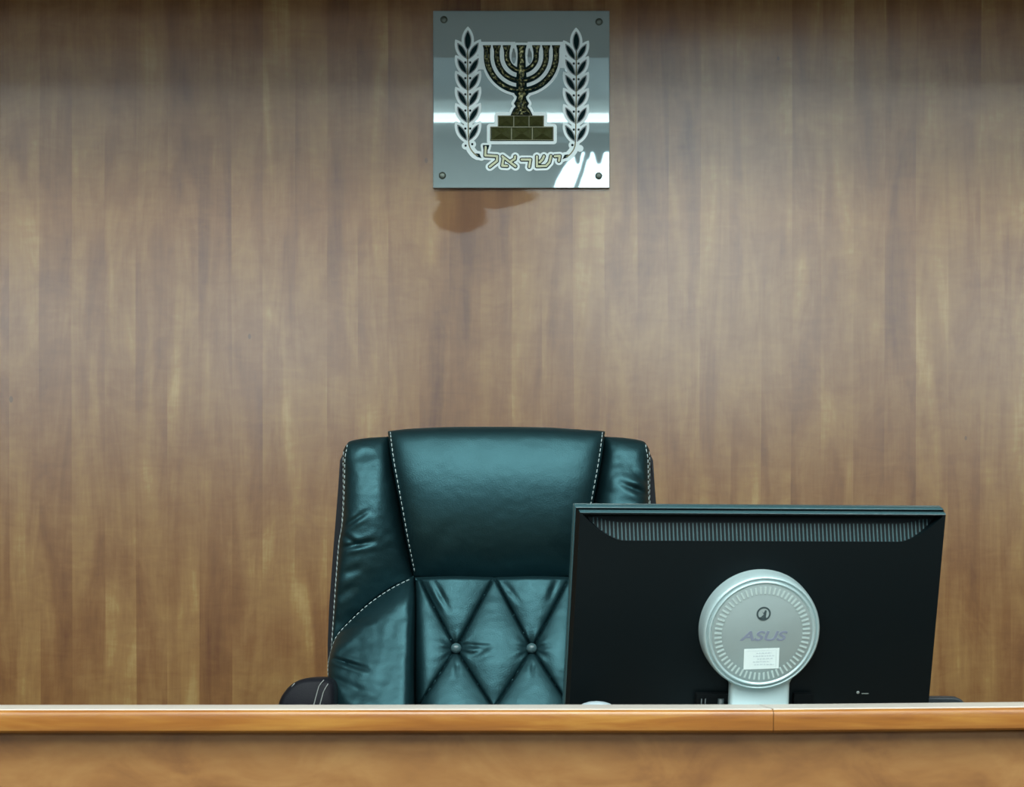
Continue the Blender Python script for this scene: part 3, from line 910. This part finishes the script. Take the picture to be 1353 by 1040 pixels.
bm_lathe(bm, [(0.0022, -0.001), (0.0022, 0.0006), (0.0016, 0.001), (0, 0.001)], Matrix.Translation(HP(a[0], a[1], Nh)) @ HB.to_3x3().to_4x4(), 16)
b = px2head(1143, 916.5, Nh)
bm_box(bm, (b[0] - 0.005, -Nh - 0.0003, -b[1] - 0.0005), (b[0] + 0.005, -Nh + 0.001, -b[1] + 0.0005), 0, 1, HM)
from_bm('lock_mark', bm, simple('mark_grey', (0.22, 0.26, 0.25), 0.5), mon)

# ------------------------------------------------------------------ small things showing over the ledge
c = W(788, 927, 4.42)
cup = empty('upturned_cup', (c.x, 4.42, DESK), 'pale grey domed cup end just showing over the ledge left of monitor', 'cup')
hz = c.z - DESK
bm = bmesh.new()
bm_lathe(bm, [(0.030, 0), (0.0312, 0.002), (0.0265, hz - 0.016), (0.0245, hz - 0.0085), (0.019, hz - 0.0035), (0.010, hz - 0.0008), (0, hz)], Matrix.Translation((c.x, 4.42, DESK + 0.0006)), 40)
from_bm('cup_body', bm, M_cup, cup, smooth=True)
bm = bmesh.new(); bm_lathe(bm, [(0.0300, 0.0), (0.0325, 0.001), (0.0325, 0.004), (0.0305, 0.005)], Matrix.Translation((c.x, 4.42, DESK + 0.0006)), 40)
from_bm('rim', bm, M_cup, cup, smooth=True)
# black rounded case right of the monitor
yk = 4.70
pts = [(1120, 920.8), (1170, 920.8), (1225, 921.2), (1258, 921.4), (1267, 923.5), (1272, 928), (1275.5, 934), (1276, 960)]
top = spline(pts, 40)
bm = bmesh.new()
P = [(W(x, y, yk).x, W(x, y, yk).z) for x, y in top] 
P = [(x, max(z, DESK + 0.0005)) for x, z in P]
P += [(P[-1][0], DESK + 0.0005), (P[0][0], DESK + 0.0005)]
case = empty('document_case', ((P[0][0] + P[-2][0]) / 2, yk, DESK), 'low black rounded case on the desk at lower right edge of the monitor', 'case')
bm_prism(bm, P, yk - 0.02, yk + 0.06)
bmesh.ops.remove_doubles(bm, verts=bm.verts, dist=1e-5)
bmesh.ops.bevel(bm, geom=[e for e in bm.edges if abs(e.verts[0].co.y - e.verts[1].co.y) < 1e-5], offset=0.004, segments=3, affect='EDGES')
from_bm('case_body', bm, M_pouch, case, smooth=True, sharp=50)
bm = bmesh.new(); bm_tube(bm, [(x, yk + 0.02, z + 0.0002) for x, z in P[2:36]], 0.0014, 6)
from_bm('zipper', bm, M_cable, case, smooth=True)

# ------------------------------------------------------------------ emblem plaque
PT = 0.010
c = W(688.5, 248, WALL_Y)
plq = empty('emblem_plaque', (c.x, WALL_Y - PT / 2, c.z), 'square grey glossy plaque with menorah and olive branch emblem screwed to wood wall', 'plaque')
YP = WALL_Y - 0.002 - PT
def PW(px, py, lift=0.0):
    w = W(px, py, WALL_Y - 0.012)
    return Vector((w.x, YP - lift, w.z))
a, b = PW(572.3, 248.3), PW(805.3, 14.3)
bm = bmesh.new(); bm_box(bm, (a.x, YP, a.z), (b.x, WALL_Y - 0.002, b.z), 0.0009, 2)
pan = from_bm('panel', bm, M_plaque, plq)
pan.data.materials.append(M_plaque_edge)
for p in pan.data.polygons:
    if abs(p.normal.y) < 0.9:
        p.material_index = 1
bm = bmesh.new(); bm_box(bm, (a.x + 0.02, WALL_Y - 0.002, a.z + 0.02), (b.x - 0.02, WALL_Y, b.z - 0.02))
from_bm('mounting_pad', bm, M_cable, plq)
for px, py in ((586.5, 26), (791.5, 29), (584.5, 232), (791, 232.5)):
    bm = bmesh.new()
    Mq = Matrix.Translation(PW(px, py)) @ Matrix.Rotation(PI / 2, 4, 'X')
    bm_lathe(bm, [(0.0068, -0.0005), (0.0068, 0.0012), (0.0055, 0.0024), (0.003, 0.003), (0, 0.003)], Mq, 24)
    bm_box(bm, (-0.0042, -0.0006, 0.0026), (0.0042, 0.0006, 0.0034), 0, 1, Mq)
    from_bm('screw', bm, M_screw, plq, smooth=True, sharp=30)

# signed distance toolkit (pixel units of the frame) -> solid flat shapes
RES = 3
GX0, GX1, GY0, GY1 = 592, 788, 26, 232
gx = np.arange(GX0, GX1 + 1e-6, 1.0 / RES); gy = np.arange(GY0, GY1 + 1e-6, 1.0 / RES)
GX, GY = np.meshgrid(gx, gy)
def seg(x0, y0, x1, y1, r):
    dx, dy = x1 - x0, y1 - y0
    t = np.clip(((GX - x0) * dx + (GY - y0) * dy) / (dx * dx + dy * dy + 1e-9), 0, 1)
    rr = r if not isinstance(r, tuple) else r[0] + (r[1] - r[0]) * t
    return np.hypot(GX - x0 - t * dx, GY - y0 - t * dy) - rr
def path(pts, r):
    d = None
    for p, q in zip(pts, pts[1:]):
        s = seg(*p, *q, r)
        d = s if d is None else np.minimum(d, s)
    return d
def circ(x, y, r):
    return np.hypot(GX - x, GY - y) - r
def rect(x0, y0, x1, y1):
    ax = np.abs(GX - (x0 + x1) / 2) - (x1 - x0) / 2; ay = np.abs(GY - (y0 + y1) / 2) - (y1 - y0) / 2
    return np.minimum(np.maximum(ax, ay), 0) + np.hypot(np.maximum(ax, 0), np.maximum(ay, 0))
def polysd(pts):
    P = [np.array(p, float) for p in pts]
    d = np.full(GX.shape, 1e9); ins = np.zeros(GX.shape, bool)
    for p, q in zip(P, P[1:] + P[:1]):
        d = np.minimum(d, seg(p[0], p[1], q[0], q[1], 0.0))
        if p[1] != q[1]:
            cond = (p[1] > GY) != (q[1] > GY)
            xi = p[0] + (GY - p[1]) * (q[0] - p[0]) / (q[1] - p[1])
            ins ^= cond & (GX < xi)
    return np.where(ins, -d, d)
def lens(x0, y0, x1, y1, hw):
    """pointed leaf between two tips, half width hw"""
    L = math.hypot(x1 - x0, y1 - y0) / 2
    cx, cy = (x0 + x1) / 2, (y0 + y1) / 2
    tx, ty = (x1 - x0) / (2 * L), (y1 - y0) / (2 * L)
    R = (L * L + hw * hw) / (2 * hw); k = R - hw
    s = -(GX - cx) * ty + (GY - cy) * tx; t = (GX - cx) * tx + (GY - cy) * ty
    return np.hypot(t, np.abs(s) + k) - R
def union(*a):
    d = a[0]
    for b in a[1:]:
        d = np.minimum(d, b)
    return d
def sdf_solid(name, D, lift0, lift1, mat, parent):
    """flat solid where D<0, from lift0 to lift1 in front of the plaque"""
    V = D < 0
    c00, c10, c01, c11 = V[:-1, :-1], V[:-1, 1:], V[1:, :-1], V[1:, 1:]
    cnt = c00.astype(int) + c10 + c01 + c11
    verts, faces = [], []
    def vid(px, py, l):
        verts.append(PW(px, py, l)); return len(verts) - 1
    full = cnt == 4
    for j in range(full.shape[0]):
        row = full[j]; i = 0; n = len(row)
        idx = np.flatnonzero(np.diff(np.concatenate([[0], row.astype(int), [0]])))
        for s, e in zip(idx[::2], idx[1::2]):
            faces.append((vid(gx[s], gy[j], lift1), vid(gx[e], gy[j], lift1), vid(gx[e], gy[j + 1], lift1), vid(gx[s], gy[j + 1], lift1)))
    for j, i in zip(*np.nonzero((cnt > 0) & (cnt < 4))):
        cs = [(gx[i], gy[j], D[j, i]), (gx[i + 1], gy[j], D[j, i + 1]), (gx[i + 1], gy[j + 1], D[j + 1, i + 1]), (gx[i], gy[j + 1], D[j + 1, i])]
        poly, cross = [], []
        for k_ in range(4):
            A, B = cs[k_], cs[(k_ + 1) % 4]
            if A[2] < 0:
                poly.append((A[0], A[1]))
            if (A[2] < 0) != (B[2] < 0):
                t = A[2] / (A[2] - B[2])
                q = (A[0] + (B[0] - A[0]) * t, A[1] + (B[1] - A[1]) * t)
                poly.append(q); cross.append(q)
        if len(poly) >= 3:
            faces.append(tuple(vid(x, y, lift1) for x, y in poly))
        if len(cross) == 2:
            faces.append((vid(*cross[0], lift1), vid(*cross[1], lift1), vid(*cross[1], lift0), vid(*cross[0], lift0)))
    off = origin_of(parent)
    me = bpy.data.meshes.new(name)
    me.from_pydata([tuple(v - off) for v in verts], [], faces)
    bm = bmesh.new(); bm.from_mesh(me)
    bmesh.ops.remove_doubles(bm, verts=bm.verts, dist=1e-6)
    bmesh.ops.recalc_face_normals(bm, faces=bm.faces)
    # front faces towards -Y
    for f in bm.faces:
        if abs(f.normal.y) > 0.9 and f.normal.y > 0:
            f.normal_flip()
    bm.to_mesh(me); bm.free()
    return link(name, me, mat, parent)

# --- olive branches
leafL = [(618.2, 40.3, 617.9, 67.5, 4.7)]
tipsY = [57.0, 77.5, 98.3, 119.6, 141.0, 164.8]
for k_, ty in enumerate(tipsY):
    leafL.append((604.4, ty, 617.2, ty + 21.2, 3.9))
    leafL.append((632.4, ty - 0.2, 619.0, ty + 21.6, 3.9))
berries = [(614.9 + dx, ty + 5.4, 1.5) for ty in tipsY[1:] for dx in (0, 6.4)] + [(615.2, 192.8, 1.5), (624.0, 190.8, 1.5)]
stem = spline([(617.9, 62), (618.0, 120), (618.7, 165), (619.2, 186), (621, 195.5), (626.6, 203.3), (631, 206.0)], 40)
def flip(p):
    return (1379.4 - p[0], p[1] + 1.4)
def branch(fl):
    f = flip if fl else (lambda p: p)
    L = [(*f(q[:2]), *f(q[2:4]), q[4]) for q in leafL]
    B = [(*f(q[:2]), q[2]) for q in berries]
    if fl:
        B = B[:-2] + [(756.3, 192.0, 1.6)]
    S = [f(p) for p in stem]
    fork = [f(p) for p in ((628, 203.0), (633.4, 203.4), (636.4, 209.4), (629, 206.6))]
    return L, B, S, fork
allD = None
parts = []
for fl in (False, True):
    L, B, S, fork = branch(fl)
    leaves = union(*[lens(*q) for q in L])
    stemD = path(S, 0.75)
    forkD = polysd(fork)
    berryD = union(*[circ(*q) for q in B])
    parts.append((L, leaves, stemD, forkD, berryD))
    whole = union(leaves, path(S, 2.2), forkD, berryD)
    if fl:
        whole = union(whole, circ(766.3, 196.3, 1.0))
    allD = whole if allD is None else union(allD, whole)
# --- menorah
MX, MYc = 689.0, 74.4
def arc(r, w):
    ring = np.abs(np.hypot(GX - MX, GY - MYc) - r) - w
    low = np.where(GY >= MYc, ring, 1e9)
    dx = np.abs(GX - MX) - r
    st = np.maximum(np.abs(dx) - w, np.maximum(62.0 - GY, GY - MYc - 0.01))
    return union(low, st)
arms = [(19.4, 2.7), (32.6, 2.9), (45.6, 3.3)]
armsD = union(*[arc(r, w) for r, w in arms])
cups = union(*[polysd([(MX + s * r - 4.8, 60.8), (MX + s * r + 4.8, 60.8), (MX + s * r + 3.6, 65), (MX + s * r + 2.8, 70), (MX + s * r - 2.8, 70), (MX + s * r - 3.6, 65)]) for r, _ in arms for s in (-1, 1)])
shaft = polysd([(683, 60.8), (695, 60.8), (693.5, 66), (693, 72), (694, 92), (695, 104), (695, 121), (697.5, 124), (694, 128), (695, 132), (698, 137), (695.5, 141), (699, 145), (702.8, 152.6),
                (675.6, 152.6), (679, 145), (682.5, 141), (680, 137), (683, 132), (684, 128), (680.5, 124), (683, 121), (683, 104), (684, 92), (685, 72), (684.5, 66)])
tier = union(rect(657.6, 153.0, 718.8, 168.0), rect(647.6, 168.0, 731.4, 186.6))
menD = union(armsD, cups, shaft, tier)
# --- letters, drawn from right to left: yod, shin, resh, alef, lamed (pixel strokes)
def z2(p):   # from the 4.954x enlargement
    return (560 + p[0] / 4.954, 120 + p[1] / 4.954)
glyph = [
    [[(405, 370), (402, 425), (480, 430), (478, 462), (432, 498)]],
    [[(515, 432), (600, 496)], [(522, 440), (513, 492), (545, 494)], [(598, 432), (596, 448), (572, 462)]],
    [[(640, 452), (698, 452), (690, 500)]],
    [[(740, 432), (740, 496), (800, 494), (822, 470), (832, 428)], [(786, 430), (776, 452), (758, 470)]],
    [[(858, 430), (890, 428), (884, 460)]],
]
letters = union(*[path([z2(p) for p in st], 1.95) for g in glyph for st in g])
dotl = polysd([z2(p) for p in ((390, 360), (424, 360), (418, 382), (394, 386))])
letD = union(letters, dotl)
ground = union(allD - 3.5, menD - 4.3, letD - 3.6)
# webs of white between branch tips and the outer arms, as on the printed sheet
ground = union(ground, rect(634, 55.5, 681, 64), rect(697, 55.5, 745, 64), rect(632, 57, 640, 92), rect(739, 57, 747, 90))
inner = union(np.maximum(np.abs(GX - 678.6) / 3.0, np.abs(GY - 75) / 9.5) - 1.0, np.maximum(np.abs(GX - 699.6) / 3.0, np.abs(GY - 75) / 9.5) - 1.0)
eye = union(np.hypot((GX - 678.8) / 3.0, (GY - 75.5) / 9.0) - 1, np.hypot((GX - 699.9) / 3.0, (GY - 75.5) / 9.0) - 1)
ground = np.maximum(ground, -eye * 3)
backing = sdf_solid('emblem_backing', ground, 0.0, 0.0022, M_white, plq)
for fl, (L, leaves, stemD, forkD, berryD) in zip((False, True), parts):
    outline = np.maximum(leaves, -(leaves + 0.55))
    br = sdf_solid('olive_branch', union(leaves + 1.0, outline, forkD, berryD), 0.0022, 0.0034, M_dark, plq)
    sdf_solid('stem', np.maximum(stemD, -(leaves + 0.0)), 0.0022, 0.0038, M_olive, br)
men = sdf_solid('menorah', union(armsD - 0.9, cups - 0.7, shaft - 0.9), 0.0022, 0.0036, M_dark, plq)
def pl(px, py, l):
    return PW(px, py, l)
bm = bmesh.new()
for r, w in arms:
    pts = [(MX - r, 63)] + [(MX - r, y) for y in (67, 71)] + [(MX - r * math.cos(a), MYc + r * math.sin(a)) for a in np.linspace(0, PI, 44)] + [(MX + r, 71), (MX + r, 67), (MX + r, 63)]
    rad = []
    for p in pts:
        t = abs(p[0] - MX) / r
        rad.append((w * (0.36 + 0.60 * t ** 1.3)) * WALL_Y / F)
    bm_tube(bm, [pl(*p, 0.0034) for p in pts], rad, 8)
from_bm('branch_arm', bm, M_gold, men, smooth=True)
bm = bmesh.new()
for cx in [MX] + [MX + s * r for r, _ in arms for s in (-1, 1)]:
    bm_lathe(bm, [(0, 0), (4.3, 0), (4.5, 0.8), (3.4, 3.0), (2.3, 6.0), (2.0, 8.0)], Matrix.Translation(pl(cx, 61.2, 0.0034)) @ Matrix.Diagonal((WALL_Y / F, WALL_Y / F * 0.7, -WALL_Y / F, 1)), 16)
from_bm('candle_cup', bm, M_gold, men, smooth=True)
bm = bmesh.new()
sf = WALL_Y / F
bm_lathe(bm, [(3.3, 66), (3.2, 80), (3.8, 92), (3.6, 100), (4.2, 121), (5.5, 123), (6.2, 124.5), (3.8, 127.5), (4.6, 132), (5.5, 134), (7.6, 136.8), (7.6, 138), (5.6, 140.5), (7.0, 143), (9.5, 146), (12.0, 150), (12.6, 152.2), (0, 152.4)],
         Matrix.Translation(pl(MX, 0, 0.0034)) @ Matrix.Diagonal((sf, sf * 0.5, -sf, 1)), 28)
from_bm('shaft', bm, M_gold, men, smooth=True, sharp=60)
base = sdf_solid('stepped_base', tier, 0.0022, 0.0036, M_dark, plq)
bm = bmesh.new()
def brick(x0, y0, x1, y1):
    i = 2.6
    o = [pl(x0, y0, 0.0036), pl(x1, y0, 0.0036), pl(x1, y1, 0.0036), pl(x0, y1, 0.0036)]
    cxm, cym = (x0 + x1) / 2, (y0 + y1) / 2 + 0.6
    q = [pl(cxm - 0.8, cym, 0.0125), pl(cxm + 0.8, cym, 0.0125)]
    V = [bm.verts.new(p) for p in o + q]
    bm.faces.new((V[0], V[1], V[5], V[4])); bm.faces.new((V[1], V[2], V[5])); bm.faces.new((V[2], V[3], V[4], V[5])); bm.faces.new((V[3], V[0], V[4]))
xsu = [658.6, 678.8, 699.0, 717.8]
for x0, x1 in zip(xsu, xsu[1:]):
    brick(x0 + 0.9, 154.2, x1 - 0.9, 167.0)
xsl = [648.8, 675.8, 703.4, 730.4]
for x0, x1 in zip(xsl, xsl[1:]):
    brick(x0 + 1.0, 169.4, x1 - 1.0, 184.8)
from_bm('brick_relief', bm, M_brick, base)
bm = bmesh.new()
for x0, y0, x1, y1 in [(657.8, 153.2, 718.6, 154.0), (657.8, 153.2, 658.8, 168.0), (717.6, 153.2, 718.6, 168.0), (648.2, 167.6, 731, 168.8), (648.2, 168, 649.0, 185.4), (730.2, 168, 731, 185.4), (648.2, 184.8, 731, 185.6),
                       (678.3, 154, 679.3, 168), (698.5, 154, 699.5, 168), (675.2, 168, 676.4, 185), (702.8, 168, 704.0, 185)]:
    p, q = pl(x0, y1, 0.0036), pl(x1, y0, 0.0040)
    bm_box(bm, (p.x, q.y, p.z), (q.x, p.y + 0.0003, q.z))
from_bm('joint_line', bm, M_olive, base)
let = sdf_solid('lettering', letD - 0.75, 0.0022, 0.0032, M_dark, plq)
sdf_solid('letter_face', letters + 0.5, 0.0032, 0.0037, M_cream, let)

# ------------------------------------------------------------------ camera, world, view
cam = bpy.data.cameras.new('camera')
co = bpy.data.objects.new('camera', cam); C.objects.link(co)
co.location = (0, 0, H); co.rotation_euler = (PI / 2, 0, 0)
cam.sensor_fit = 'HORIZONTAL'; cam.sensor_width = 36.0
cam.lens = 36.0 * F / 1353.0
cam.shift_y = (CY - 520.0) / 1353.0
cam.clip_start = 0.05
cam.dof.use_dof = True; cam.dof.focus_distance = 5.3; cam.dof.aperture_fstop = 22
bpy.context.scene.camera = co
w = bpy.data.worlds.new('world'); bpy.context.scene.world = w
w.use_nodes = True
w.node_tree.nodes['Background'].inputs[0].default_value = (0.5, 0.55, 0.6, 1)
w.node_tree.nodes['Background'].inputs[1].default_value = 0.2
sc = bpy.context.scene
sc.view_settings.view_transform = 'Standard'; sc.view_settings.look = 'None'
sc.view_settings.exposure = 0.0; sc.view_settings.gamma = 1.0
sc.view_settings.use_curve_mapping = False
sc.cycles.use_denoising = True
sc.cycles.max_bounces = 6
for o in sc.objects:
    if '_w' in o: del o['_w']
